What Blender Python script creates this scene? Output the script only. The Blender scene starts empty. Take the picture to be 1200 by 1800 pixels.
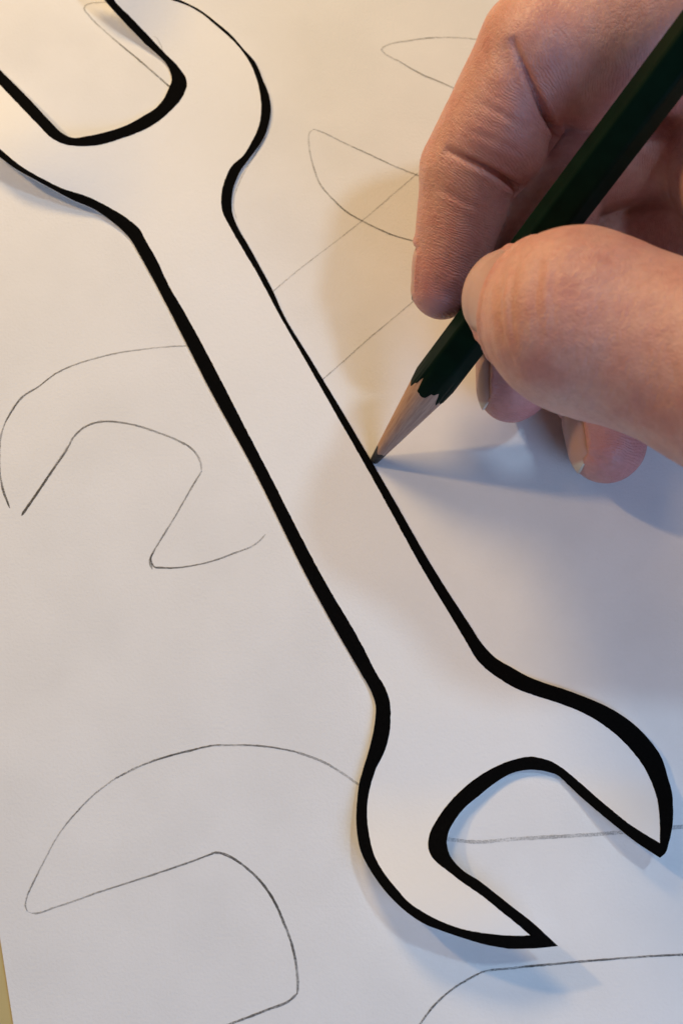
import bpy, math, random
import numpy as np
from mathutils import Vector, Matrix
from mathutils.geometry import delaunay_2d_cdt

random.seed(7); rng = np.random.default_rng(7)
scene = bpy.context.scene
COL = scene.collection
MM = 0.001

# ------------------------------------------------------------------ camera
FPX = 2600.0            # focal length in photograph pixels (photograph is 1200 x 1800)
TILT = math.radians(16)
DIST = 260.0            # mm from lens to the paper along the axis
CAM = np.array([0.0, -DIST*math.sin(TILT), DIST*math.cos(TILT)])
FWD = np.array([0.0, math.sin(TILT), -math.cos(TILT)])
UPV = np.array([0.0, math.cos(TILT), math.sin(TILT)])
cam_d = bpy.data.cameras.new('camera'); cam = bpy.data.objects.new('camera', cam_d); COL.objects.link(cam)
cam_d.sensor_fit = 'VERTICAL'; cam_d.sensor_height = 24.0; cam_d.lens = FPX/1800*24.0
cam_d.clip_start = 0.005; cam_d.clip_end = 20
cam.location = Vector(CAM*MM); cam.rotation_euler = (TILT, 0, 0)
cam_d.dof.use_dof = True; cam_d.dof.focus_distance = 0.250; cam_d.dof.aperture_fstop = 18
scene.camera = cam

def P(px, py, h=0.0):
    """World point (mm) at height h above the paper seen at photograph pixel (px, py)."""
    d = FWD + np.array([1.0, 0, 0])*((px-600)/FPX) + UPV*((900-py)/FPX)
    t = (h - CAM[2])/d[2]
    return CAM + d*t

# ------------------------------------------------------------------ light
world = bpy.data.worlds.new('World'); scene.world = world; world.use_nodes = True
world.node_tree.nodes['Background'].inputs['Color'].default_value = (0.80, 0.88, 1.0, 1)
world.node_tree.nodes['Background'].inputs['Strength'].default_value = 0.05
scene.view_settings.view_transform = 'Standard'; scene.view_settings.look = 'None'
scene.view_settings.exposure = 0.06; scene.view_settings.gamma = 1.0
scene.render.film_transparent = False

def area(name, dirv, dist, size, power, colour, aim=(0.0, 0.0, 0.0), sizey=None):
    l = bpy.data.lights.new(name, 'AREA'); l.energy = power; l.color = colour
    l.shape = 'RECTANGLE' if sizey else 'DISK'; l.size = size
    if sizey: l.size_y = sizey
    o = bpy.data.objects.new(name, l); COL.objects.link(o)
    v = Vector(dirv).normalized(); o.location = Vector(aim) + v*dist
    o.rotation_euler = v.to_track_quat('Z', 'Y').to_euler()
    return o
TIPM = (0.006, 0.010, 0.0)
area('warm_lamp_left', (-1.30, 0.78, 1.0), 0.50, 0.028, 0.86, (1.0, 0.67, 0.33), TIPM)
area('warm_lamp_top', (-0.40, 1.20, 1.0), 0.47, 0.125, 1.12, (1.0, 0.70, 0.35), TIPM)
area('cool_ceiling_lamp', (0.50, 0.27, 1.0), 0.75, 0.06, 1.05, (0.56, 0.77, 1.0), TIPM)
area('soft_top_fill', (-0.55, 0.45, 0.85), 1.5, 0.9, 1.7, (0.70, 0.82, 1.0), sizey=0.9)  # added soft fill from upper left, placed to keep the finger hollows darker
area('near_window', (0.68, -0.95, 0.90), 0.40, 0.20, 0.86, (0.40, 0.60, 1.0), (0.045, -0.03, 0.0), sizey=0.20)

# ------------------------------------------------------------------ materials
def mat(name):
    m = bpy.data.materials.new(name); m.use_nodes = True
    nt = m.node_tree; return m, nt, nt.nodes['Principled BSDF']
def node(nt, t, **kw):
    n = nt.nodes.new(t)
    for k, v in kw.items():
        if k in n.inputs: n.inputs[k].default_value = v
        else: setattr(n, k, v)
    return n
def ramp(nt, src, stops):
    r = node(nt, 'ShaderNodeValToRGB'); e = r.color_ramp.elements
    while len(e) < len(stops): e.new(0.5)
    for i, (p, c) in enumerate(stops):
        e[i].position = p; e[i].color = (*c, 1) if len(c) == 3 else c
    nt.links.new(src, r.inputs['Fac']); return r
def bump(nt, height, strength, dist, prev=None):
    b = node(nt, 'ShaderNodeBump', Strength=strength, Distance=dist)
    nt.links.new(height, b.inputs['Height'])
    if prev: nt.links.new(prev.outputs['Normal'], b.inputs['Normal'])
    return b

def paper_mat(name, c0, c1, rough=0.75, wave=0.5):
    m, nt, b = mat(name)
    tc = node(nt, 'ShaderNodeTexCoord')
    n1 = node(nt, 'ShaderNodeTexNoise', Scale=60.0, Detail=5.0)
    n2 = node(nt, 'ShaderNodeTexNoise', Scale=2000.0, Detail=4.0)
    n3 = node(nt, 'ShaderNodeTexNoise', Scale=22.0, Detail=1.0)
    sp = node(nt, 'ShaderNodeTexVoronoi', Scale=42.0)
    for n in (n1, n2, n3, sp): nt.links.new(tc.outputs['Object'], n.inputs['Vector'])
    r = ramp(nt, n1.outputs['Fac'], [(0.35, c0), (0.65, c1)])
    # tiny graphite and dust specks
    r2 = ramp(nt, sp.outputs['Distance'], [(0.012, (0.42,)*3), (0.022, (1,)*3)])
    mx = node(nt, 'ShaderNodeMixRGB', blend_type='MULTIPLY', Fac=1.0)
    nt.links.new(r.outputs['Color'], mx.inputs[1]); nt.links.new(r2.outputs['Color'], mx.inputs[2])
    nt.links.new(mx.outputs['Color'], b.inputs['Base Color'])
    b.inputs['Roughness'].default_value = rough; b.inputs['Specular IOR Level'].default_value = 0.35
    b1 = bump(nt, n3.outputs['Fac'], wave, 0.0012)
    b2 = bump(nt, n2.outputs['Fac'], 0.45, 0.00014, b1)
    nt.links.new(b2.outputs['Normal'], b.inputs['Normal'])
    return m
M_PAPER = paper_mat('white_drawing_paper', (0.765, 0.76, 0.745), (0.81, 0.805, 0.79))
M_CARD = paper_mat('white_card', (0.80, 0.80, 0.79), (0.82, 0.82, 0.81), 0.6, 0.7)

m, nt, b = mat('black_print'); M_BLACK = m
tc = node(nt, 'ShaderNodeTexCoord'); n = node(nt, 'ShaderNodeTexNoise', Scale=2200.0, Detail=4.0)
nt.links.new(tc.outputs['Object'], n.inputs['Vector'])
r = ramp(nt, n.outputs['Fac'], [(0.3, (0.0015,)*3), (0.72, (0.0032, 0.003, 0.003)), (0.80, (0.012,)*3)])
nt.links.new(r.outputs['Color'], b.inputs['Base Color']); b.inputs['Roughness'].default_value = 0.75
b.inputs['Specular IOR Level'].default_value = 0.03

m, nt, b = mat('yellow_table_top'); M_TABLE = m
tc = node(nt, 'ShaderNodeTexCoord'); n = node(nt, 'ShaderNodeTexNoise', Scale=40.0, Detail=6.0)
nt.links.new(tc.outputs['Object'], n.inputs['Vector'])
r = ramp(nt, n.outputs['Fac'], [(0.3, (0.50, 0.40, 0.17)), (0.7, (0.56, 0.45, 0.20))])
nt.links.new(r.outputs['Color'], b.inputs['Base Color']); b.inputs['Roughness'].default_value = 0.5

def graphite(name, lo, hi, tint):
    m, nt, b = mat(name)
    tc = node(nt, 'ShaderNodeTexCoord'); n = node(nt, 'ShaderNodeTexNoise', Scale=4200.0, Detail=3.0, Roughness=0.7)
    n2 = node(nt, 'ShaderNodeTexNoise', Scale=160.0, Detail=2.0)
    ad = node(nt, 'ShaderNodeMath', operation='ADD'); mu = node(nt, 'ShaderNodeMath', operation='MULTIPLY'); mu.inputs[1].default_value = 0.55
    nt.links.new(tc.outputs['Object'], n.inputs['Vector']); nt.links.new(tc.outputs['Object'], n2.inputs['Vector'])
    nt.links.new(n2.outputs['Fac'], mu.inputs[0]); nt.links.new(mu.outputs[0], ad.inputs[0]); nt.links.new(n.outputs['Fac'], ad.inputs[1])
    r = ramp(nt, ad.outputs[0], [(0.60, (lo,)*3), (0.92, (hi,)*3)])
    at = node(nt, 'ShaderNodeAttribute', attribute_name='press')
    mm = node(nt, 'ShaderNodeMath', operation='MULTIPLY')
    nt.links.new(r.outputs['Color'], mm.inputs[0]); nt.links.new(at.outputs['Fac'], mm.inputs[1])
    nt.links.new(mm.outputs[0], b.inputs['Alpha'])
    b.inputs['Base Color'].default_value = (*tint, 1); b.inputs['Roughness'].default_value = 0.5
    return m
M_LINE = graphite('graphite_line', 0.22, 1.0, (0.080, 0.073, 0.064))
M_ROUGH = graphite('soft_graphite_line', 0.0, 1.0, (0.09, 0.085, 0.08))

# ------------------------------------------------------------------ mesh helpers
def add_mesh(name, verts_mm, faces, material, parent=None, smooth=True):
    me = bpy.data.meshes.new(name)
    me.from_pydata([tuple(float(c)*MM for c in v) for v in verts_mm], [], [tuple(int(i) for i in f) for f in faces])
    if smooth: me.polygons.foreach_set('use_smooth', [True]*len(me.polygons))
    me.materials.append(material); me.update()
    o = bpy.data.objects.new(name, me); COL.objects.link(o)
    if parent: o.parent = parent
    return o
def tag(o, label, cat=None, kind=None, group=None):
    if label: o['label'] = label
    if cat: o['category'] = cat
    if kind: o['kind'] = kind
    if group: o['group'] = group
    return o
def spline(pts, step, closed=False, corners=()):
    """Centripetal-ish Catmull-Rom through pixel points, resampled at about `step` px."""
    pts = [np.array(p, float) for p in pts]; n = len(pts); out = []
    segs = n if closed else n-1
    for i in range(segs):
        p1, p2 = pts[i], pts[(i+1) % n]
        p0 = pts[(i-1) % n] if (closed or i > 0) else p1
        p3 = pts[(i+2) % n] if (closed or i+2 < n) else p2
        L = np.linalg.norm(p2-p1)
        def tang(a, bb, c):
            la, lb = np.linalg.norm(bb-a)+1e-6, np.linalg.norm(c-bb)+1e-6
            return ((bb-a)/la*lb + (c-bb)/lb*la)/(la+lb)
        t1 = tang(p0, p1, p2)*L; t2 = tang(p1, p2, p3)*L
        if i in corners: t1 = p2-p1
        if (i+1) % n in corners: t2 = p2-p1
        k = max(1, int(round(L/step)))
        for j in range(k):
            t = j/k
            h00 = 2*t**3-3*t*t+1; h10 = t**3-2*t*t+t; h01 = -2*t**3+3*t*t; h11 = t**3-t*t
            out.append(h00*p1+h10*t1+h01*p2+h11*t2)
    if not closed: out.append(pts[-1])
    return np.array(out)
def smooth01(t):
    t = min(1, max(0, t)); return t*t*(3-2*t)

# ------------------------------------------------------------------ table and sheet of paper
def slab(name, corners, z0, z1, material, parent=None):
    v = [(x, y, z1) for x, y in corners] + [(x, y, z0) for x, y in corners]
    n = len(corners)
    f = [tuple(range(n))] + [tuple(range(2*n-1, n-1, -1))]
    f += [((i+1) % n, i, n+i, n+(i+1) % n) for i in range(n)]
    return add_mesh(name, v, f, material, parent, smooth=False)
table = slab('table_top', [(-500, -400), (600, -400), (600, 600), (-500, 600)], -25, -0.35, M_TABLE)
tag(table, 'pale yellow table top showing at the edge of the drawing paper', kind='structure')
# left paper edge runs through these two pixels
e0, e1 = P(0, 1645)[:2], P(24, 1800)[:2]
ed = (e1-e0)/np.linalg.norm(e1-e0); en = np.array([-ed[1], ed[0]])        # en points to the right of the edge
if en[0] < 0: en = -en
c0 = e0 - ed*215; c1 = e0 + ed*82
paper = slab('drawing_paper', [tuple(c0), tuple(c1), tuple(c1+en*297), tuple(c0+en*297)][::-1], -0.30, 0.0, M_PAPER)
tag(paper, 'large white drawing paper covered in thin pencil sketches of wrench jaws', 'paper')

# ------------------------------------------------------------------ paper wrench
OUT = [(150,-42),(240,-26),(317,0),(357,21),(375,35),(405,60),(427,85),(449,110),(462,140),(472,165),(476,192),(472,220),(464,242),
 (440,277),(425,297),(414,320),(409,337),(407,357),(408,372),(417,397),(437,432),(455,465),(480,512),(497,550),(545,630),(600,721),(653,811),(693,880),
 (762,1000),(826,1100),(847,1132),(870,1156),(900,1174),(927,1189),(955,1200),(992,1212),(1032,1227),(1072,1245),(1112,1272),(1140,1300),(1163,1334),
 (1173,1367),(1180,1392),(1182,1420),(1181,1450),(1175,1480),(1168,1500),(1159,1508),                   # right jaw tip
 (1140,1496),(1112,1477),(1087,1457),(1055,1431),(1019,1400),(1000,1382),(977,1362),(962,1357),(945,1354),(920,1354),(900,1359),(870,1376),(841,1399),
 (815,1421),(797,1445),(787,1465),(785,1482),(789,1500),(812,1529),(840,1547),(870,1570),(900,1594),(930,1617),(980,1663),  # left jaw tip
 (942,1667),(893,1668),(850,1660),(807,1647),(775,1636),(745,1624),(710,1600),(677,1567),(652,1532),(634,1497),(627,1462),(626,1425),(628,1400),
 (631,1377),(637,1355),(647,1322),(655,1290),(659,1265),(660,1240),(654,1220),(632,1180),(600,1125),(550,1035),(435,805),(377,700),(300,550),(274,500),(242,442),
 (229,420),(217,407),(192,386),(162,366),(135,355),(100,337),(62,316),(25,295),(0,276),(-55,228),(-95,150),(-112,10),        # upper left jaw tip
 (-60,60),(0,122),(50,172),(95,220),(107,232),(127,242),(155,239),(187,232),(225,219),(250,205),(275,189),(287,175),(297,155),(302,140),(299,126),
 (250,72),(212,32),(184,0)]
INN = [(190,-20),(245,-16),(302,0),(332,11),(357,26),(382,47),(405,67),(425,89),(437,107),(450,135),(456,160),(459,185),(458,207),(452,230),(442,250),
 (427,274),(407,292),(397,312),(390,337),(389,357),(392,375),(405,400),(425,435),(450,477),(489,550),(545,648),(600,745),(640,815),(676,880),(742,1000),
 (802,1100),(821,1132),(838,1160),(860,1181),(880,1195),(900,1207),(937,1222),(975,1234),(1010,1247),(1047,1266),(1080,1290),(1110,1320),(1130,1347),(1145,1377),
 (1154,1405),(1158,1437),(1159,1482),
 (1132,1466),(1102,1446),(1072,1422),(1046,1400),(1020,1377),(980,1345),(970,1339),(955,1334),(932,1330),(900,1336),(872,1347),(845,1362),(817,1383),(797,1402),
 (770,1437),(755,1465),(752,1487),(756,1502),(765,1514),(785,1530),(812,1551),(847,1575),(880,1602),(905,1622),(931,1644),
 (905,1645),(865,1642),(825,1636),(785,1624),(750,1607),(717,1585),(695,1560),(675,1535),(657,1502),(649,1470),(645,1437),(647,1400),(654,1370),(661,1350),
 (675,1322),(684,1290),(686,1260),(685,1235),(677,1210),(662,1185),(640,1142),(617,1100),(587,1050),(456,800),(325,550),(296,500),(275,455),(255,420),(245,402),
 (225,385),(195,366),(150,344),(112,332),(75,314),(35,290),(0,261),(-40,222),(-78,150),(-95,50),(-60,88),(0,149),(25,175),(70,222),(90,242),(115,254),
 (142,257),(175,255),(212,244),(250,230),(275,216),(300,195),(315,179),(325,162),(329,147),(326,135),(317,122),(282,85),(230,30),(201,0)]
def corner_ids(lst, pts): return {lst.index(p) for p in pts}
CO = corner_ids(OUT, [(1159,1508),(980,1663),(-112,10),(150,-42),(893,1668)])
CI = corner_ids(INN, [(1159,1482),(931,1644),(-95,50),(190,-20)])
outp = spline(OUT, 6, True, CO); innp = spline(INN, 5, True, CI)
innp = innp + rng.normal(0, 0.18, innp.shape)
outp = outp + rng.normal(0, 0.10, outp.shape)

def lift(px, py):
    """Height (mm) of the curled card above the paper."""
    h = 0.15
    # lower head: rises towards the jaws, the near jaw most
    near = smooth01((1120-px)/330.0)
    h += 6.0*smooth01((py-1370)/310.0)*near + 3.6*smooth01((py-1350)/160.0)*(1-near)
    # neck edge just off the paper
    h += 0.5*smooth01((py-1130)/150.0)
    # upper head: left rim and the right jaw curl up
    u = smooth01((455-py)/170.0)*smooth01((290-px)/280.0)*(0.15+0.85*smooth01((py-90)/170.0))
    h += 4.0*u
    h += 4.6*smooth01((140-py)/190.0)*smooth01((350-px)/170.0)*smooth01((px-10)/120.0)
    return h
npo, npi = len(outp), len(innp)
# triangulate in the plane of the sheet with interior points so the card can curl
allp = [Vector((float(x), float(y))) for x, y in outp] + [Vector((float(x), float(y))) for x, y in innp]
from mathutils.geometry import intersect_point_line
def inside(poly, x, y):
    X, Y = poly[:, 0], poly[:, 1]; X2, Y2 = np.roll(X, -1), np.roll(Y, -1)
    c = ((Y > y) != (Y2 > y)) & (x < (X2-X)*(y-Y)/(Y2-Y+1e-12)+X)
    return c.sum() % 2 == 1
for gx in range(-110, 1200, 22):
    for gy in range(-40, 1680, 22):
        x, y = gx + random.uniform(-4, 4), gy + random.uniform(-4, 4)
        if inside(innp, x, y) and np.min(np.hypot(innp[:, 0]-x, innp[:, 1]-y)) > 10: allp.append(Vector((x, y)))
edges = [(i, (i+1) % npo) for i in range(npo)] + [(npo+i, npo+(i+1) % npi) for i in range(npi)]
cv, ce, cf, _, _, _ = delaunay_2d_cdt(allp, edges, [], 0, 1e-4)
fo = []; fb = []
for f in cf:
    c = sum((cv[i] for i in f), Vector((0, 0)))/len(f)
    if inside(outp, c.x, c.y):
        fo.append(list(f))
        if not inside(innp, c.x, c.y): fb.append(list(f))
top = np.array([P(v.x, v.y, lift(v.x, v.y)+0.22) for v in cv])
def upward(fs, V):
    r = []
    for f in fs:
        a, bb, c = V[f[0]], V[f[1]], V[f[2]]
        r.append(f if np.cross(bb-a, c-a)[2] > 0 else f[::-1])
    return r
fo = upward(fo, top); fb = upward(fb, top)
nv = len(top); bot = top - np.array([0, 0, 0.22])
cnt = {}
for f in fo:
    for i in range(len(f)):
        a, bb = f[i], f[(i+1) % len(f)]
        cnt[(a, bb)] = 1
side = [(bb, a, a+nv, bb+nv) for (a, bb) in cnt if (bb, a) not in cnt]
wrench = add_mesh('paper_wrench', list(top)+list(bot), fo+[[i+nv for i in f[::-1]] for f in fo]+side, M_CARD)
tag(wrench, 'white paper cutout of a double open-ended wrench with thick black outline', 'paper cutout')
# black border print: a very thin layer of ink on the card
used = sorted({i for f in fb for i in f}); idx = {v: i for i, v in enumerate(used)}
ink = add_mesh('black_outline', [top[i]+np.array([0, 0, 0.03]) for i in used], [[idx[i] for i in f] for f in fb], M_BLACK, wrench)
tag(ink, 'bold black border along the cut edge')

# ------------------------------------------------------------------ pencil sketches on the paper
def stroke(name, pts, width, press, parent=paper, z=0.02, height=None, wob=0.35, taper=True):
    """Ribbon of graphite; width in mm, press = (start, end) or list of pressures."""
    c = spline(pts, 5)
    n = len(c); c = c + np.cumsum(rng.normal(0, 0.05, c.shape), 0)*0.3 + rng.normal(0, wob*0.35, c.shape)
    W = np.array([P(x, y, (height(x, y)+0.26 if height else z)) for x, y in c])
    t = np.gradient(W, axis=0); t /= np.linalg.norm(t, axis=1)[:, None]+1e-9
    nn = np.cross(np.array([0, 0, 1.0]), t)
    prs = np.interp(np.linspace(0, 1, n), np.linspace(0, 1, len(press)), press)
    wv = 1.1*width*(0.75+0.35*prs)*(1+rng.normal(0, 0.10, n))*0.5
    if taper: wv[:2] *= 0.5; wv[-2:] *= 0.5
    V = np.empty((2*n, 3)); V[0::2] = W+nn*wv[:, None]; V[1::2] = W-nn*wv[:, None]
    F = [(2*i, 2*i+1, 2*i+3, 2*i+2) for i in range(n-1)]
    o = add_mesh(name, V, F, M_ROUGH if width > 0.5 else M_LINE, parent, smooth=False)
    at = o.data.attributes.new('press', 'FLOAT', 'POINT'); at.data.foreach_set('value', np.repeat(prs, 2).astype(np.float32))
    return o
ST = [
 ([(330,608),(300,609),(260,613),(210,620),(175,628),(130,642),(100,656),(65,682),(50,691),(40,697),(25,718),(8,748),(2,770),(0,800),(2,840),(8,865),(18,893)], .26, (.45,.5,.6,.75,.7,.7,.8)),
 ([(65,682),(46,693),(28,712),(10,742)], .34, (.35,.7,.6,.3)),
 ([(1,830),(4,858),(10,876),(18,893)], .22, (.4,.8,.9)),
 ([(38,907),(60,875),(90,830),(118,790),(130,768),(150,750),(172,742),(200,741),(240,748),(275,759),(310,773),(335,787),(348,802),(354,820),(354,830)], .32, (1,.9,.8,.9,.8,.7,.7,.6)),
 ([(39,905),(62,872),(92,828),(122,782)], .42, (.95,.8,.6,.4)),
 ([(355,828),(340,852),(305,913),(285,945),(270,970),(265,981),(267,990),(270,996),(285,998),(310,998),(340,994),(380,984),(415,971),(445,959),(458,949),(467,939)], .26, (.55,.6,.6,.8,1,.75,.7,.6,.4)),
 ([(270,972),(264,983),(268,1001)], .34, (.8,.9,.6)),
 ([(632,1381),(600,1358),(565,1338),(520,1322)], .36, (.55,.5,.5)),
 ([(522,1322),(480,1314),(440,1310),(400,1310),(378,1310),(340,1318),(300,1328),(250,1345),(202,1369)], .28, (.65,.7,.8,.8,.85,.9)),
 ([(204,1368),(170,1393),(133,1430),(105,1465),(80,1510),(60,1550),(47,1580),(45,1592),(49,1602)], .24, (.5,.6,.65,.5,.5,.75,.9)),
 ([(50,1603),(57,1605),(100,1594),(175,1568),(250,1544),(310,1524),(376,1500)], .26, (.5,.55,.6,.75,.9)),
 ([(372,1499),(385,1499),(400,1504),(435,1527),(465,1558),(485,1590),(500,1625),(513,1660),(521,1700),(523,1740),(522,1748)], .34, (.85,.9,1,1,.95,.9,.85)),
 ([(523,1745),(510,1758),(470,1775),(400,1802),(360,1818)], .32, (.9,.8,.75,.7)),
 ([(728,1815),(765,1765),(800,1735),(842,1711)], .26, (.8,.8,.9)),
 ([(838,1713),(842,1711),(900,1702),(980,1694),(1060,1687),(1140,1681),(1200,1678),(1260,1674)], .28, (.9,.95,.9,.85,.9)),
 ([(770,1470),(788,1475),(810,1478),(835,1480),(900,1475),(970,1471),(1040,1467),(1110,1461),(1185,1454),(1240,1450)], .62, (.38,.4,.36,.4,.42,.45,.36)),
 ([(800,338),(745,313),(700,295),(650,272),(600,249),(560,230),(550,227)], .27, (.6,.6,.6,.55,.5)),
 ([(552,227),(545,232),(543,255),(546,275),(553,300),(563,324),(585,350),(610,373),(636,388),(660,400),(690,413),(735,425),(800,438)], .27, (.35,.45,.6,.7,.7,.6,.6)),
 ([(900,78),(840,69),(800,66),(760,66),(720,71),(690,76),(678,80),(670,87),(674,92),(700,107),(740,130),(775,145),(795,154),(850,180)], .30, (.4,.4,.45,.5,.5,.55,.55)),
 ([(470,521),(520,478),(580,432),(636,388),(690,342),(735,303)], .20, (.5,.5,.45,.45)),
 ([(560,673),(600,638),(640,602),(690,560),(728,528),(770,493)], .20, (.5,.5,.5)),
 ([(230,4),(183,4),(160,6),(150,10),(148,15),(155,25),(200,68),(250,110),(300,154)], .30, (.3,.35,.5,.7,.75,.8)),
 ([(467,240),(447,274),(432,298),(419,325),(412,345),(411,365),(416,384)], .16, (.6,.5,.5,.4)),
]
for i, (pts, w, pr) in enumerate(ST):
    stroke('pencil_line', pts, w, pr, z=0.015+0.002*i)
stroke('pencil_line', [(266,64),(272,64),(279,71),(284,82),(287,92)], .26, (.22,.3,.25), parent=wrench, height=lift)

# ------------------------------------------------------------------ pencil
m, nt, b = mat('dark_green_lacquer'); M_GREEN = m
tc = node(nt, 'ShaderNodeTexCoord'); n = node(nt, 'ShaderNodeTexNoise', Scale=300.0, Detail=4.0)
nt.links.new(tc.outputs['Object'], n.inputs['Vector'])
r = ramp(nt, n.outputs['Fac'], [(0.3, (0.0010, 0.0078, 0.0044)), (0.75, (0.0018, 0.0125, 0.0070))])
nt.links.new(r.outputs['Color'], b.inputs['Base Color']); b.inputs['Roughness'].default_value = 0.5
b.inputs['Specular IOR Level'].default_value = 0.06
m, nt, b = mat('cedar_wood'); M_WOOD = m
at = node(nt, 'ShaderNodeAttribute', attribute_name='grain')
n = node(nt, 'ShaderNodeTexNoise', Scale=1.0, Detail=5.0, Roughness=0.65); nt.links.new(at.outputs['Vector'], n.inputs['Vector'])
r = ramp(nt, n.outputs['Fac'], [(0.30, (0.29, 0.16, 0.112)), (0.5, (0.42, 0.255, 0.18)), (0.70, (0.50, 0.32, 0.232))])
nt.links.new(r.outputs['Color'], b.inputs['Base Color']); b.inputs['Roughness'].default_value = 0.8
bb_ = bump(nt, n.outputs['Fac'], 0.5, 0.0002); nt.links.new(bb_.outputs['Normal'], b.inputs['Normal'])
m, nt, b = mat('graphite_lead'); M_LEAD = m
tc = node(nt, 'ShaderNodeTexCoord'); n = node(nt, 'ShaderNodeTexNoise', Scale=1500.0, Detail=3.0)
nt.links.new(tc.outputs['Object'], n.inputs['Vector'])
r = ramp(nt, n.outputs['Fac'], [(0.3, (0.006,)*3), (0.8, (0.035,)*3)])
nt.links.new(r.outputs['Color'], b.inputs['Base Color']); b.inputs['Roughness'].default_value = 0.42

PT = P(655.5, 812, 0.0); PE = P(1200, 92, 62.0)
pax = (PE-PT)/np.linalg.norm(PE-PT)
pu = np.cross(pax, np.array([0, 0, 1.0])); pu /= np.linalg.norm(pu); pv = np.cross(pax, pu)
HEXR = 3.85; TANA = 0.148; PLEN = 172.0; ROT = math.radians(12); OFF = -0.5*0
def hexr(phi):
    a = (phi-ROT) % (math.pi/3) - math.pi/6
    r = HEXR*math.cos(math.pi/6)/math.cos(a)
    return min(r, HEXR*0.965)
NP = 96
tip_r = 0.75; s_tip = tip_r/TANA            # blunt graphite point
phis = [2*math.pi*k/NP for k in range(NP)]
rag = np.interp(np.arange(NP), np.arange(0, NP+1, 2), np.append((q := rng.normal(0, 0.45, NP//2)), q[0]))
sstar = np.array([hexr(p)/TANA for p in phis])*1.0 + rag
S0 = s_tip - 0.30                            # cone apex sits behind the blunt tip
def pp(s, r, phi): return PT + pax*(s-S0) + (pu*math.cos(phi)+pv*math.sin(phi))*r
pencil = bpy.data.objects.new('pencil', None); COL.objects.link(pencil); pencil.location = Vector(PT*MM)
tag(pencil, 'dark green hexagonal pencil with sharpened wooden point gripped by the hand', 'pencil')
def lathe(name, rings, material, cap0=False, cap1=False):
    V = []; F = []; G = []
    for ring in rings:
        for k in range(NP):
            s, r = ring[k]; V.append(pp(s, r, phis[k])-PT); G.append((math.cos(phis[k])*9, math.sin(phis[k])*9, s*0.28))
    for i in range(len(rings)-1):
        for k in range(NP):
            k2 = (k+1) % NP
            F.append((i*NP+k, i*NP+k2, (i+1)*NP+k2, (i+1)*NP+k))
    if cap0: F.append(tuple(range(NP-1, -1, -1)))
    if cap1: F.append(tuple(range((len(rings)-1)*NP, len(rings)*NP)))
    o = add_mesh(name, V, F, material, pencil)
    ga = o.data.attributes.new('grain', 'FLOAT_VECTOR', 'POINT'); ga.data.foreach_set('vector', np.array(G, np.float32).ravel())
    return o
S_LEAD = 1.16/TANA
lead_edge = [S_LEAD + 0.5*math.sin(p*2+0.7)+0.25*math.sin(p*5) for p in phis]
lathe('lead', [[(s_tip-0.30+0.0, 0.30)]*NP, [(s_tip-0.15, 0.62)]*NP, [(s_tip+0.12, tip_r+0.02)]*NP] +
      [[(s_tip+0.12+(e-s_tip-0.12)*t, (s_tip+0.12+(e-s_tip-0.12)*t)*TANA) for e in lead_edge] for t in (0.35, 0.7, 1.0)], M_LEAD, cap0=True)
lathe('wood', [[(e+(st-e)*t, min((e+(st-e)*t)*TANA, hexr(p)-0.02)) for e, st, p in zip(lead_edge, sstar, phis)] for t in np.linspace(0, 1, 14)], M_WOOD)
rings = [[(st-0.02, hexr(p)-0.03) for st, p in zip(sstar, phis)], [(st+0.10, hexr(p)+0.03) for st, p in zip(sstar, phis)]]
for t in np.linspace(0.04, 1, 10): rings.append([(st+0.2+(PLEN-st)*t, hexr(p)+0.03) for st, p in zip(sstar, phis)])
body = lathe('painted_shaft', rings, M_GREEN, cap1=True)
tag(body, 'glossy dark green painted shaft')
# ------------------------------------------------------------------ hand
# fingers: joint centres (pixel, pixel, height) with radii in mm, knuckle first
def J(px, py, h, r): return (P(px, py, h), r)
WRIST = P(1840, 430, 38)
FING = {
 'index':  [J(1400, -35, 47, 12.5), J(948, 87, 44, 9.8), J(822, 300, 31, 7.9), J(776, 508, 21, 5.2)],
 'middle': [J(1420, 200, 21, 11.0), J(982, 262, 26.5, 9.2), J(912, 490, 16.5, 7.9), J(897, 683, 8.6, 5.9)],
 'ring':   [J(1450, 360, 19, 10.5), J(1085, 400, 14, 9.2), J(1043, 612, 10, 8.4), J(1062, 784, 7.4, 6.3)],
 'little': [J(1520, 540, 12, 9.5), J(1330, 590, 9.0, 7.6), J(1290, 690, 7.6, 6.6), J(1275, 755, 6.2, 5.8)],
 'thumb':  [J(1740, 730, 50, 17.0), J(1340, 674, 58, 13.8), J(1012, 562, 50, 12.5), J(908, 528, 37.5, 8.5)],
}
# palmar pads: (offset towards the palm, radius, start, end) for each segment
PADS = {
 'index':  [(4.0, 11.2, .30, .86), (1.6, 8.6, .25, .80), (1.0, 6.2, .25, .80)],
 'middle': [(2.6, 10.0, .30, .84), (1.8, 8.0, .25, .78), (1.2, 6.6, .30, .90)],
 'ring':   [(2.4, 9.3, .30, .84), (1.6, 7.6, .25, .78), (1.0, 7.0, .30, .95)],
 'little': [(2.0, 8.2, .30, .84), (1.3, 6.6, .25, .78), (1.0, 6.2, .30, .90)],
 'thumb':  [(3.0, 15.0, .2, .8), (2.0, 12.4, .3, .8), (2.8, 9.4, .2, .9)],
}
SPINE = [(P(1330, 300, 24), 12.5), (P(1620, 300, 30), 17.0)]
def palmar_dirs(js):
    p = [j[0] for j in js]; out = []
    d = [(p[i+1]-p[i])/np.linalg.norm(p[i+1]-p[i]) for i in range(3)]
    for i in range(3):
        k = (i, i+1) if i < 2 else (1, 2)
        c = d[k[1]]-d[k[0]]; c = c - d[i]*c.dot(d[i]); out.append(c/np.linalg.norm(c))
    return d, out
H = 0.45
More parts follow.
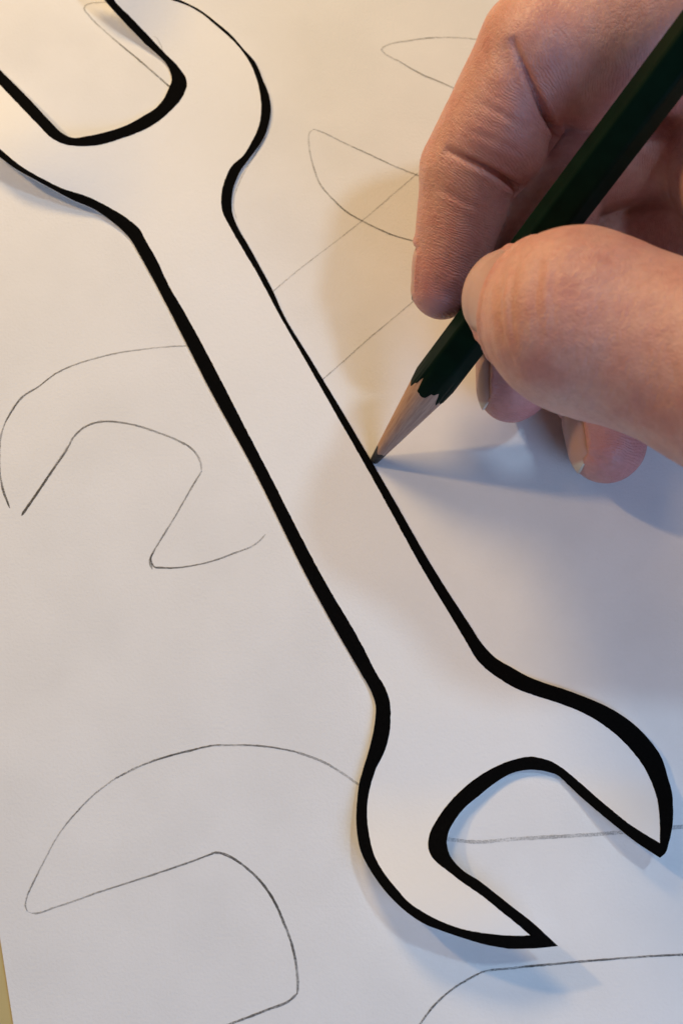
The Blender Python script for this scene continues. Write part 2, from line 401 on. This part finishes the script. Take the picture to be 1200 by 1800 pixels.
lo = np.array([6.0, -42.0, -2.0]); hi = np.array([206.0, 100.0, 80.0])
NX, NY, NZ = [int(math.ceil((hi[i]-lo[i])/H))+1 for i in range(3)]
gx = (lo[0]+H*np.arange(NX)).astype(np.float32); gy = (lo[1]+H*np.arange(NY)).astype(np.float32); gz = (lo[2]+H*np.arange(NZ)).astype(np.float32)
BIG = 30.0
def box_of(ps, pad):
    mn = np.min([p-r-pad for p, r in ps], 0); mx = np.max([p+r+pad for p, r in ps], 0)
    i0 = np.clip(((mn-lo)/H).astype(int), 0, [NX-2, NY-2, NZ-2]); i1 = np.clip(((mx-lo)/H).astype(int)+2, 1, [NX, NY, NZ])
    return tuple(slice(int(a), int(b_)) for a, b_ in zip(i0, i1))
def cone(X, Y, Z, a, ra, b_, rb):
    ba = (b_-a).astype(np.float32); L2 = float(ba.dot(ba))
    x, y, z = X-np.float32(a[0]), Y-np.float32(a[1]), Z-np.float32(a[2])
    t = np.clip((x*ba[0]+y*ba[1]+z*ba[2])/L2, 0, 1)
    return np.sqrt((x-t*ba[0])**2+(y-t*ba[1])**2+(z-t*ba[2])**2)-(np.float32(ra)+t*np.float32(rb-ra))
def smin(a, b_, k):
    h = np.maximum(k-np.abs(a-b_), 0)/k
    return np.minimum(a, b_)-h*h*k*0.25
def seg_prims(name, i):
    js = FING[name]; d, pal = palmar_dirs(js)
    (a, ra), (b_, rb) = js[i], js[i+1]
    pr = [(a, ra, b_, rb)]
    off, r, t0, t1 = PADS[name][i]
    pr.append((a+(b_-a)*t0+pal[i]*off, r, a+(b_-a)*t1+pal[i]*off, r*(0.93 if i < 2 else 0.86)))
    return pr
def field(X, Y, Z, name):
    """(finger distance, per-segment distances) at the points."""
    segs = []
    for i in range(3):
        f = None
        for (a, ra, b_, rb) in seg_prims(name, i):
            c = cone(X, Y, Z, a, ra, b_, rb); f = c if f is None else smin(f, c, 2.5)
        segs.append(f)
    kk = KSEG.get(name, (0.9, 0.9))
    return smin(smin(segs[0], segs[1], kk[0]), segs[2], kk[1]), segs
KSEG = {'thumb': (6.0, 5.0), 'index': (0.8, 0.9)}
def palm_prims():
    pr = [(FING[n][0][0], FING[n][0][1]-0.5, WRIST+np.array(o), 15.0) for n, o in
          (('index', (0, 9, 6)), ('middle', (0, 4, 2)), ('ring', (0, -2, -2)), ('little', (0, -7, -5)))]
    pr.append((FING['thumb'][0][0], 15.0, WRIST, 17.0))
    pr.append((SPINE[0][0], SPINE[0][1], SPINE[1][0], SPINE[1][1]))
    pr.append((FING['thumb'][1][0]+np.array([8, 8, -8]), 10.0, SPINE[1][0], 16.0))
    w0, w1, w2 = P(1420, 0, 42), P(1312, 275, 33), P(1390, 570, 44)      # skin web between thumb and index
    pr += [(w0, 10.5, w1, 10.0), (w1, 10.0, w2, 11.5), (w1, 10.0, SPINE[1][0], 15.0)]
    pr.append((WRIST, 20.0, WRIST+np.array([70.0, -6, 4]), 26.0))
    return pr
def palm_field(X, Y, Z):
    f = None
    for q in palm_prims():
        c = cone(X, Y, Z, *q); f = c if f is None else smin(f, c, 7.0)
    return f
def mesh_grid(bx): return gx[bx[0]][:, None, None], gy[bx[1]][None, :, None], gz[bx[2]][None, None, :]
D = np.full((NX, NY, NZ), BIG, np.float32)
pb = box_of([(q[0], q[1]) for q in palm_prims()]+[(q[2], q[3]) for q in palm_prims()], 9)
palm = np.full((NX, NY, NZ), BIG, np.float32); palm[pb] = palm_field(*mesh_grid(pb)); D[pb] = palm[pb]
for nm, js in FING.items():
    bx = box_of(js, 9); f, _ = field(*mesh_grid(bx), nm)
    f = smin(palm[bx], f, 5.0 if nm != 'thumb' else 7.0)
    D[bx] = smin(D[bx], f, 0.5)
del palm
# keep the flesh off the pencil (it presses in a little) and off the paper
def pencil_dist(X, Y, Z, off=0.0):
    return cone(X, Y, Z, PT, 3.0, PT+pax*PLEN, 3.0)
bx = box_of([(PT, 4), (PT+pax*PLEN, 4)], 6)
D[bx] = -smin(-D[bx], -(-(pencil_dist(*mesh_grid(bx))-0.45)) , 1.2)
D = np.maximum(D, (0.15-gz)[None, None, :])
for sl in ((0,), (-1,), (slice(None), 0), (slice(None), -1), (slice(None), slice(None), 0), (slice(None), slice(None), -1)): D[sl] = np.maximum(D[sl], 0.3)

def surface_nets(D):
    ins = D < 0
    c = np.zeros(np.array(D.shape)-1, np.int8)
    for dx in (0, 1):
        for dy in (0, 1):
            for dz in (0, 1):
                c += ins[dx:D.shape[0]-1+dx, dy:D.shape[1]-1+dy, dz:D.shape[2]-1+dz]
    act = np.argwhere((c > 0) & (c < 8)); ids = np.full(c.shape, -1, np.int32); ids[tuple(act.T)] = np.arange(len(act))
    acc = np.zeros((len(act), 3)); num = np.zeros(len(act))
    cor = [(0,0,0),(1,0,0),(0,1,0),(1,1,0),(0,0,1),(1,0,1),(0,1,1),(1,1,1)]
    for i in range(8):
        for j in range(i+1, 8):
            if sum(abs(cor[i][k]-cor[j][k]) for k in range(3)) != 1: continue
            a = D[tuple((act+cor[i]).T)]; b_ = D[tuple((act+cor[j]).T)]
            m_ = (a < 0) != (b_ < 0); t = np.where(m_, a/(a-b_+1e-12), 0)[:, None]
            acc += np.where(m_[:, None], np.array(cor[i])+t*(np.array(cor[j])-np.array(cor[i])), 0); num += m_
    V = lo+H*(act+acc/num[:, None]); F = []
    for ax in range(3):
        o1, o2 = [(1, 2), (2, 0), (0, 1)][ax]
        sl0 = [slice(None)]*3; sl1 = [slice(None)]*3; sl0[ax] = slice(0, -1); sl1[ax] = slice(1, None)
        A, B = ins[tuple(sl0)], ins[tuple(sl1)]
        e = np.argwhere(A != B); e = e[(e[:, o1] > 0) & (e[:, o2] > 0) & (e[:, o1] < D.shape[o1]-1) & (e[:, o2] < D.shape[o2]-1)]
        u = np.zeros(3, int); u[o1] = 1; w = np.zeros(3, int); w[o2] = 1
        q = np.stack([ids[tuple((e-u-w).T)], ids[tuple((e-w).T)], ids[tuple(e.T)], ids[tuple((e-u).T)]], 1)
        fl = ~A[tuple(e.T)]; q[fl] = q[fl][:, ::-1]; F.append(q)
    return V, np.concatenate(F)
HV, HF = surface_nets(D)
def sample(Pn):
    q = (Pn-lo)/H; i = np.clip(np.floor(q).astype(int), 0, np.array(D.shape)-2); f = q-i; out = 0
    for dx in (0, 1):
        for dy in (0, 1):
            for dz in (0, 1):
                w = (f[:, 0] if dx else 1-f[:, 0])*(f[:, 1] if dy else 1-f[:, 1])*(f[:, 2] if dz else 1-f[:, 2])
                out = out + w*D[i[:, 0]+dx, i[:, 1]+dy, i[:, 2]+dz]
    return out
def grad(Pn):
    g = np.stack([sample(Pn+np.eye(3)[k]*0.4)-sample(Pn-np.eye(3)[k]*0.4) for k in range(3)], 1)
    return g/(np.linalg.norm(g, axis=1)[:, None]+1e-9)
# light smoothing (neighbour average) to lose the voxel stairs
E = np.concatenate([HF[:, [0, 1]], HF[:, [1, 2]], HF[:, [2, 3]], HF[:, [3, 0]]])
for _ in range(2):
    s = np.zeros_like(HV); n_ = np.zeros(len(HV))
    for k in range(3):
        s[:, k] = np.bincount(E[:, 0], HV[E[:, 1], k], len(HV))+np.bincount(E[:, 1], HV[E[:, 0], k], len(HV))
    n_ = np.bincount(E[:, 0], minlength=len(HV))+np.bincount(E[:, 1], minlength=len(HV))
    HV = 0.5*HV+0.5*s/np.maximum(n_, 1)[:, None]
HN = grad(HV)

# --- skin coordinates: u along the finger, v around it, palmness, redness
X, Y, Z = [HV[:, k].astype(np.float32) for k in range(3)]
best = np.full(len(HV), 1e9); FID = np.full(len(HV), -1.0); WS = np.zeros(len(HV)) + 1e-12
SC = np.zeros(len(HV)); SS = np.zeros(len(HV)); SU = np.zeros(len(HV)); SV = np.zeros(len(HV)); PAL = np.zeros(len(HV)); RED = np.zeros(len(HV))
for fi, (nm, js) in enumerate(FING.items()):
    f, segs = field(X, Y, Z, nm); d, pal = palmar_dirs(js)
    cum = fi*90.0
    for i in range(3):
        a, b_ = js[i][0], js[i+1][0]; L = np.linalg.norm(b_-a)
        w = HV-a; s = w.dot(d[i]); sd = np.cross(d[i], pal[i])
        ang = np.arctan2(w.dot(sd), w.dot(pal[i]))
        wt = np.exp(-np.clip(segs[i], -2, 40)/0.7)
        m_ = segs[i] < best; best[m_] = segs[i][m_]; FID[m_] = fi*3+i
        tipr = np.clip((s-L*0.25)/(L*0.7), 0, 1) if i == 2 else np.zeros(len(HV))
        WS += wt; SU += wt*(cum+s); SV += wt*ang*js[i+1][1]; SC += wt*np.cos(ang)*js[i+1][1]; SS += wt*np.sin(ang)*js[i+1][1]; PAL += wt*(0.5+0.5*np.cos(ang))*(0.4 if nm == 'thumb' and i < 2 else 1.0); RED += wt*tipr*(0.35+0.65*(0.5+0.5*np.cos(ang)))
        cum += L
SU /= WS; SV /= WS; SC /= WS; SS /= WS; PAL /= WS; RED /= WS
pf = palm_field(X, Y, Z); wp = np.clip((best-pf+2.0)/3.0, 0, 1)
RED = np.maximum(RED, 0.45*np.clip((PAL-0.35)/0.5, 0, 1)*(FID < 12)); PAL = PAL*(1-wp)+0.35*wp; RED = RED*(1-wp); FID[wp > 0.9] = -1
# fine skin relief as real displacement: soft irregular swelling so no surface is a perfect tube
def vnoise(p, sc, seed):
    r_ = np.random.default_rng(seed); out = np.zeros(len(p))
    for k in range(10):
        w = r_.normal(0, 1, 3); w *= sc*(0.6+0.8*r_.random())/np.linalg.norm(w); out += np.sin(p.dot(w)+r_.random()*6.28)
    return out/10
HV = HV + HN*(0.22*vnoise(HV, 0.55, 1)+0.10*vnoise(HV, 1.5, 2))[:, None]

# --- skin folds: grooves pressed into the surface along given lines
def groove(pts_px, depth, width, fmask, fold=False):
    """pts_px: pixel polyline seen on the surface; nearest visible surface vertices are pressed in."""
    global HV
    sel = np.where(fmask)[0]
    rel = HV[sel]-CAM; dep = rel.dot(FWD); pxs = 600+FPX*rel[:, 0]/dep; pys = 900-FPX*rel.dot(UPV)/dep
    vis = (HN[sel]*(-rel)).sum(1) > 0
    c = spline(pts_px, 3); q = np.stack([pxs, pys], 1)
    dmin = np.full(len(sel), 1e9); tt = np.zeros(len(sel))
    for k in range(len(c)):
        dd = np.hypot(q[:, 0]-c[k, 0], q[:, 1]-c[k, 1]); mm_ = dd < dmin; dmin[mm_] = dd[mm_]; tt[mm_] = k/max(1, len(c)-1)
    fade = np.clip(tt*1.15, 0, 1)**0.8 if fold else np.sin(np.pi*np.clip(tt, 0.02, 0.98))**0.7
    rimk = 0.12 if fold else 0.30
    amt = depth*np.exp(-(dmin/width)**2)*fade - rimk*depth*np.exp(-((dmin-2.2*width)/(1.2*width))**2)*fade
    HV[sel] = HV[sel]-HN[sel]*np.where(vis, amt, 0)[:, None]
isf = lambda *ids: np.isin(FID, ids)
PIPC = [(898, 66), (914, 105), (934, 150), (956, 198), (988, 248)]
DIPC = [(780, 262), (818, 279), (862, 301), (914, 334)]
for g in [
    (PIPC, 1.6, 30, isf(0, 1), True), (PIPC, 2.5, 5.5, isf(0, 1), True),
    (DIPC, 1.1, 26, isf(1, 2), True), (DIPC, 2.1, 5.5, isf(1, 2), True),
    ([(840, 180), (880, 200), (930, 230)], 0.20, 6, isf(1)), ([(826, 232), (868, 247), (915, 268)], 0.18, 6, isf(1)),
    ([(770, 330), (810, 352), (850, 372)], 0.15, 6, isf(2)),
    ([(903, 428), (884, 480), (877, 545), (888, 610), (908, 652)], 0.32, 6, isf(13, 14)),
    ([(925, 420), (903, 480), (897, 550), (906, 620)], 0.20, 6, isf(13, 14)),
    ([(962, 412), (948, 468), (941, 540), (949, 604)], 0.16, 8, isf(13, 14)),
    ([(985, 410), (975, 470), (970, 530), (975, 580)], 0.10, 7, isf(13, 14)),
    ([(1090, 262), (1112, 268), (1130, 290)], 0.25, 6, isf(3)), ([(1082, 276), (1105, 282), (1120, 300)], 0.2, 6, isf(3)),
    ([(1021, 795), (1035, 800), (1068, 815)], 0.3, 5, isf(8)),
    ]: groove(*g)

# --- nails
def nail_frame(nm):
    js = FING[nm]; d, pal = palmar_dirs(js); a, b_ = js[2][0], js[3][0]
    A = d[2]; Dn = np.array(NAILDIR[nm]) if nm in NAILDIR else -pal[2]; tw = 0.0
    Dn = Dn-A*Dn.dot(A); Dn /= np.linalg.norm(Dn)
    S = np.cross(A, Dn); Dn2 = Dn*math.cos(tw)+S*math.sin(tw); S2 = np.cross(A, Dn2)
    return a, A, Dn2, S2, np.linalg.norm(b_-a), js[3][1]
NAILDIR = {'middle': (-1.0, 0.0, -0.05), 'ring': (-1.0, -0.1, 0.02)}
NAIL = {'thumb': (15.0, 0.80, 1.0), 'index': (9.5, 0.62, 0.95), 'middle': (10.5, 0.70, 0.92), 'ring': (10.5, 0.70, 0.92), 'little': (8.5, 0.8, 0.9)}
nails = []
for nm, (ln, over, phm) in NAIL.items():
    a, A, Dn, S, L, r = nail_frame(nm)
    s1 = L+over*r; s0 = s1-ln
    NS, NF = 26, 25
    surf = np.zeros((NS, NF, 3)); inf = np.zeros((NS, NF, 2))
    for i in range(NS):
        for j in range(NF):
            f = -1+2*j/(NF-1); t = i/(NS-1)
            s = s0+(s1-s0)*t
            s = s0 + (s-s0)*(1-0.20*f*f-0.05*f**6) + (1-t)*1.5*f*f
            surf[i, j] = a+A*min(s, L+0.35*r); inf[i, j] = (s, f)
    dirs = np.zeros_like(surf)
    for j in range(NF):
        ph = phm*(-1+2*j/(NF-1)); dirs[:, j] = Dn*math.cos(ph)+S*math.sin(ph)
    o_ = surf.reshape(-1, 3); dv = dirs.reshape(-1, 3); rad = np.full(len(o_), 1.45*FING[nm][2][1])
    for _ in range(40): rad = np.clip(rad-0.8*sample(o_+dv*rad[:, None]), 1.5, 1.5*FING[nm][2][1])
    rad = rad.reshape(NS, NF)
    for i in range(NS):
        for j in range(NF):
            s, f = inf[i, j]; ex = max(0, s-(L+0.35*r))
            edge = abs(f)**6
            surf[i, j] = surf[i, j]+dirs[i, j]*(rad[i, j]+0.06-0.45*edge-0.5*(1-i/(NS-1))**10-0.10*ex*ex-0.28*ex)+A*ex
    nails.append((nm, surf, inf, s0, s1))
    # press the nail bed into the finger so the skin forms a rim round the plate
    w = HV-a; s = w.dot(A); ph = np.arctan2(w.dot(S), w.dot(Dn)); near = (np.linalg.norm(w-np.outer(s, A), axis=1) < 14) & isf(list(FING).index(nm)*3+2, list(FING).index(nm)*3+1)
    def sm(x): x = np.clip(x, 0, 1); return x*x*(3-2*x)
    k = sm((s-s0)/1.0)*sm((phm-np.abs(ph))/0.14)*sm((s0+(s1-s0)*(1-0.26*np.clip(ph/phm, -1, 1)**2)-0.1-s)/1.2)
    rim = np.exp(-((s-s0+0.6)/0.7)**2)*sm((phm*1.1-np.abs(ph))/0.2) + np.exp(-((np.abs(ph)-phm-0.07)/0.10)**2)*sm((s-s0)/1.0)*sm((L+0.3*r-s)/2.0)
    HV = HV-HN*(np.where(near, 0.75*k-(0.5 if nm == 'thumb' else 0.3)*rim, 0))[:, None]

# ------------------------------------------------------------------ skin material
m, nt, b = mat('skin'); M_SKIN = m
at = node(nt, 'ShaderNodeAttribute', attribute_name='skin_uv'); atc = node(nt, 'ShaderNodeAttribute', attribute_name='skin_rp')
tc = node(nt, 'ShaderNodeTexCoord'); sx = node(nt, 'ShaderNodeSeparateXYZ'); nt.links.new(atc.outputs['Vector'], sx.inputs[0])
n1 = node(nt, 'ShaderNodeTexNoise', Scale=120.0, Detail=5.0, Roughness=0.6); n2 = node(nt, 'ShaderNodeTexNoise', Scale=900.0, Detail=3.0)
for n in (n1, n2): nt.links.new(tc.outputs['Object'], n.inputs['Vector'])
r1 = ramp(nt, n1.outputs['Fac'], [(0.32, (0.56, 0.245, 0.20)), (0.5, (0.63, 0.318, 0.255)), (0.68, (0.67, 0.37, 0.295))])
mx = node(nt, 'ShaderNodeMixRGB', blend_type='MIX'); mx.inputs[2].default_value = (0.54, 0.205, 0.205, 1)  # skin redness, with cool light on the palm side put in as bluish tint
mr = node(nt, 'ShaderNodeMath', operation='MULTIPLY'); mr.inputs[1].default_value = 0.75
nt.links.new(sx.outputs['X'], mr.inputs[0]); nt.links.new(mr.outputs[0], mx.inputs[0]); nt.links.new(r1.outputs['Color'], mx.inputs[1])
r2 = ramp(nt, n2.outputs['Fac'], [(0.3, (0.86, 0.84, 0.84)), (0.7, (1.0, 1.0, 1.0))])
mx2 = node(nt, 'ShaderNodeMixRGB', blend_type='MULTIPLY', Fac=0.8); nt.links.new(mx.outputs['Color'], mx2.inputs[1]); nt.links.new(r2.outputs['Color'], mx2.inputs[2])
nt.links.new(mx2.outputs['Color'], b.inputs['Base Color'])
b.inputs['Roughness'].default_value = 0.42; b.inputs['Specular IOR Level'].default_value = 0.5
b.inputs['Subsurface Weight'].default_value = 0.35; b.inputs['Subsurface Radius'].default_value = (1.0, 0.38, 0.22); b.inputs['Subsurface Scale'].default_value = 0.0016
# papillary ridges on the palm side of the fingers
mp = node(nt, 'ShaderNodeMapping'); nt.links.new(at.outputs['Vector'], mp.inputs['Vector']); mp.inputs['Rotation'].default_value = (0, 0, math.radians(-16))
nd = node(nt, 'ShaderNodeTexNoise', Scale=0.22, Detail=2.0); nt.links.new(at.outputs['Vector'], nd.inputs['Vector'])
va = node(nt, 'ShaderNodeVectorMath', operation='MULTIPLY_ADD'); va.inputs[1].default_value = (2.6, 1.2, 0.0)
nt.links.new(nd.outputs['Color'], va.inputs[0]); nt.links.new(mp.outputs['Vector'], va.inputs[2])
wv = node(nt, 'ShaderNodeTexWave', Scale=0.70, Distortion=0.6, Detail=2.0); wv.inputs['Detail Scale'].default_value = 1.4
wv.wave_type = 'BANDS'; wv.bands_direction = 'X'; nt.links.new(va.outputs[0], wv.inputs['Vector'])
rm = node(nt, 'ShaderNodeMath', operation='MULTIPLY'); nt.links.new(wv.outputs['Fac'], rm.inputs[0]); nt.links.new(sx.outputs['Y'], rm.inputs[1])
vo = node(nt, 'ShaderNodeTexVoronoi', Scale=1400.0, feature='DISTANCE_TO_EDGE')
nv2 = node(nt, 'ShaderNodeTexNoise', Scale=300.0, Detail=2.0); nt.links.new(tc.outputs['Object'], nv2.inputs['Vector'])
vm = node(nt, 'ShaderNodeVectorMath', operation='MULTIPLY_ADD'); vm.inputs[1].default_value = (0.0012,)*3
nt.links.new(nv2.outputs['Color'], vm.inputs[0]); nt.links.new(tc.outputs['Object'], vm.inputs[2]); nt.links.new(vm.outputs[0], vo.inputs['Vector'])
cr = ramp(nt, vo.outputs['Distance'], [(0.0, (0,)*3), (0.18, (1,)*3)])
sw = node(nt, 'ShaderNodeVectorMath', operation='MULTIPLY'); sw.inputs[1].default_value = (2.4, 0.55, 0.55); atr = node(nt, 'ShaderNodeAttribute', attribute_name='skin_ring'); nt.links.new(atr.outputs['Vector'], sw.inputs[0])
nw = node(nt, 'ShaderNodeTexNoise', Scale=1.0, Detail=4.0, Roughness=0.62, Distortion=0.4); nt.links.new(sw.outputs[0], nw.inputs['Vector'])
b0 = bump(nt, nw.outputs['Fac'], 0.45, 0.00028)
b1 = bump(nt, n2.outputs['Fac'], 0.35, 0.00025, b0); b2 = bump(nt, cr.outputs['Color'], 0.28, 0.00012, b1); b3 = bump(nt, rm.outputs[0], 0.48, 0.00009, b2)
nt.links.new(b3.outputs['Normal'], b.inputs['Normal'])

m, nt, b = mat('fingernail'); M_NAIL = m
at = node(nt, 'ShaderNodeAttribute', attribute_name='nail_st'); sx = node(nt, 'ShaderNodeSeparateXYZ'); nt.links.new(at.outputs['Vector'], sx.inputs[0])
r1 = ramp(nt, sx.outputs['X'], [(0.0, (0.56, 0.38, 0.32)), (0.2, (0.52, 0.31, 0.26)), (0.82, (0.53, 0.33, 0.28)), (0.88, (0.66, 0.58, 0.49)), (1.0, (0.62, 0.54, 0.43))])
sc_ = node(nt, 'ShaderNodeVectorMath', operation='MULTIPLY'); sc_.inputs[1].default_value = (0.7, 14.0, 1.0); nt.links.new(at.outputs['Vector'], sc_.inputs[0])
n = node(nt, 'ShaderNodeTexNoise', Scale=2.5, Detail=3.0); nt.links.new(sc_.outputs[0], n.inputs['Vector'])
bb_ = bump(nt, n.outputs['Fac'], 0.25, 0.0001); nt.links.new(bb_.outputs['Normal'], b.inputs['Normal'])
nt.links.new(r1.outputs['Color'], b.inputs['Base Color']); b.inputs['Roughness'].default_value = 0.36
b.inputs['Subsurface Weight'].default_value = 0.15; b.inputs['Subsurface Scale'].default_value = 0.001; b.inputs['Specular IOR Level'].default_value = 0.4

HORG = np.array([HV[:, 0].mean(), HV[:, 1].mean(), 0.0])
me = bpy.data.meshes.new('hand'); me.vertices.add(len(HV)); me.vertices.foreach_set('co', ((HV-HORG)*MM).astype(np.float32).ravel())
me.loops.add(HF.size); me.loops.foreach_set('vertex_index', HF.ravel().astype(np.int32))
me.polygons.add(len(HF)); me.polygons.foreach_set('loop_start', np.arange(0, HF.size, 4, dtype=np.int32)); me.polygons.foreach_set('loop_total', np.full(len(HF), 4, np.int32))
me.polygons.foreach_set('use_smooth', np.ones(len(HF), bool)); me.update(calc_edges=True); me.validate()
me.attributes.new('skin_uv', 'FLOAT_VECTOR', 'POINT').data.foreach_set('vector', np.stack([SU, SV, 0*FID], 1).astype(np.float32).ravel())
me.attributes.new('skin_rp', 'FLOAT_VECTOR', 'POINT').data.foreach_set('vector', np.stack([RED, np.clip((PAL-0.3)/0.4, 0, 1), np.zeros(len(HV))], 1).astype(np.float32).ravel())
me.attributes.new('skin_ring', 'FLOAT_VECTOR', 'POINT').data.foreach_set('vector', np.stack([SU, SC, SS], 1).astype(np.float32).ravel())
me.materials.append(M_SKIN)
hand = bpy.data.objects.new('hand', me); COL.objects.link(hand); hand.location = Vector(HORG*MM)
tag(hand, 'bare right hand with bent fingers and thumb holding the green pencil over the paper', 'hand')
for nm, surf, inf, s0, s1 in nails:
    NS, NF = surf.shape[:2]; V = surf.reshape(-1, 3)-HORG
    ctr = surf.mean((0, 1))
    nrm = np.zeros_like(surf)
    gu = np.gradient(surf, axis=0); gv = np.gradient(surf, axis=1); nrm = np.cross(gu, gv); nrm /= np.linalg.norm(nrm, axis=2)[..., None]+1e-9
    if (nrm[NS//2, NF//2].dot(surf[NS//2, NF//2]-FING[nm][3][0])) < 0: nrm = -nrm; flip = True
    else: flip = False
    V2 = (surf-nrm*0.45).reshape(-1, 3)-HORG
    n0 = NS*NF; F = []
    for i in range(NS-1):
        for j in range(NF-1):
            q = (i*NF+j, (i+1)*NF+j, (i+1)*NF+j+1, i*NF+j+1); q = q[::-1] if flip else q
            F.append(q); F.append(tuple(x+n0 for x in q[::-1]))
    rimi = [i*NF for i in range(NS)]+[(NS-1)*NF+j for j in range(1, NF)]+[i*NF+NF-1 for i in range(NS-2, -1, -1)]+list(range(NF-2, 0, -1))
    for k in range(len(rimi)):
        p, q = rimi[k], rimi[(k+1) % len(rimi)]; F.append((p, q, q+n0, p+n0))
    o = add_mesh('thumbnail' if nm == 'thumb' else 'fingernail', list(V)+list(V2), F, M_NAIL, hand)
    st = np.stack([(inf[..., 0]-s0)/(s1-s0), inf[..., 1], np.zeros((NS, NF))], 2).reshape(-1, 3)
    o.data.attributes.new('nail_st', 'FLOAT_VECTOR', 'POINT').data.foreach_set('vector', np.concatenate([st, st]).astype(np.float32).ravel())
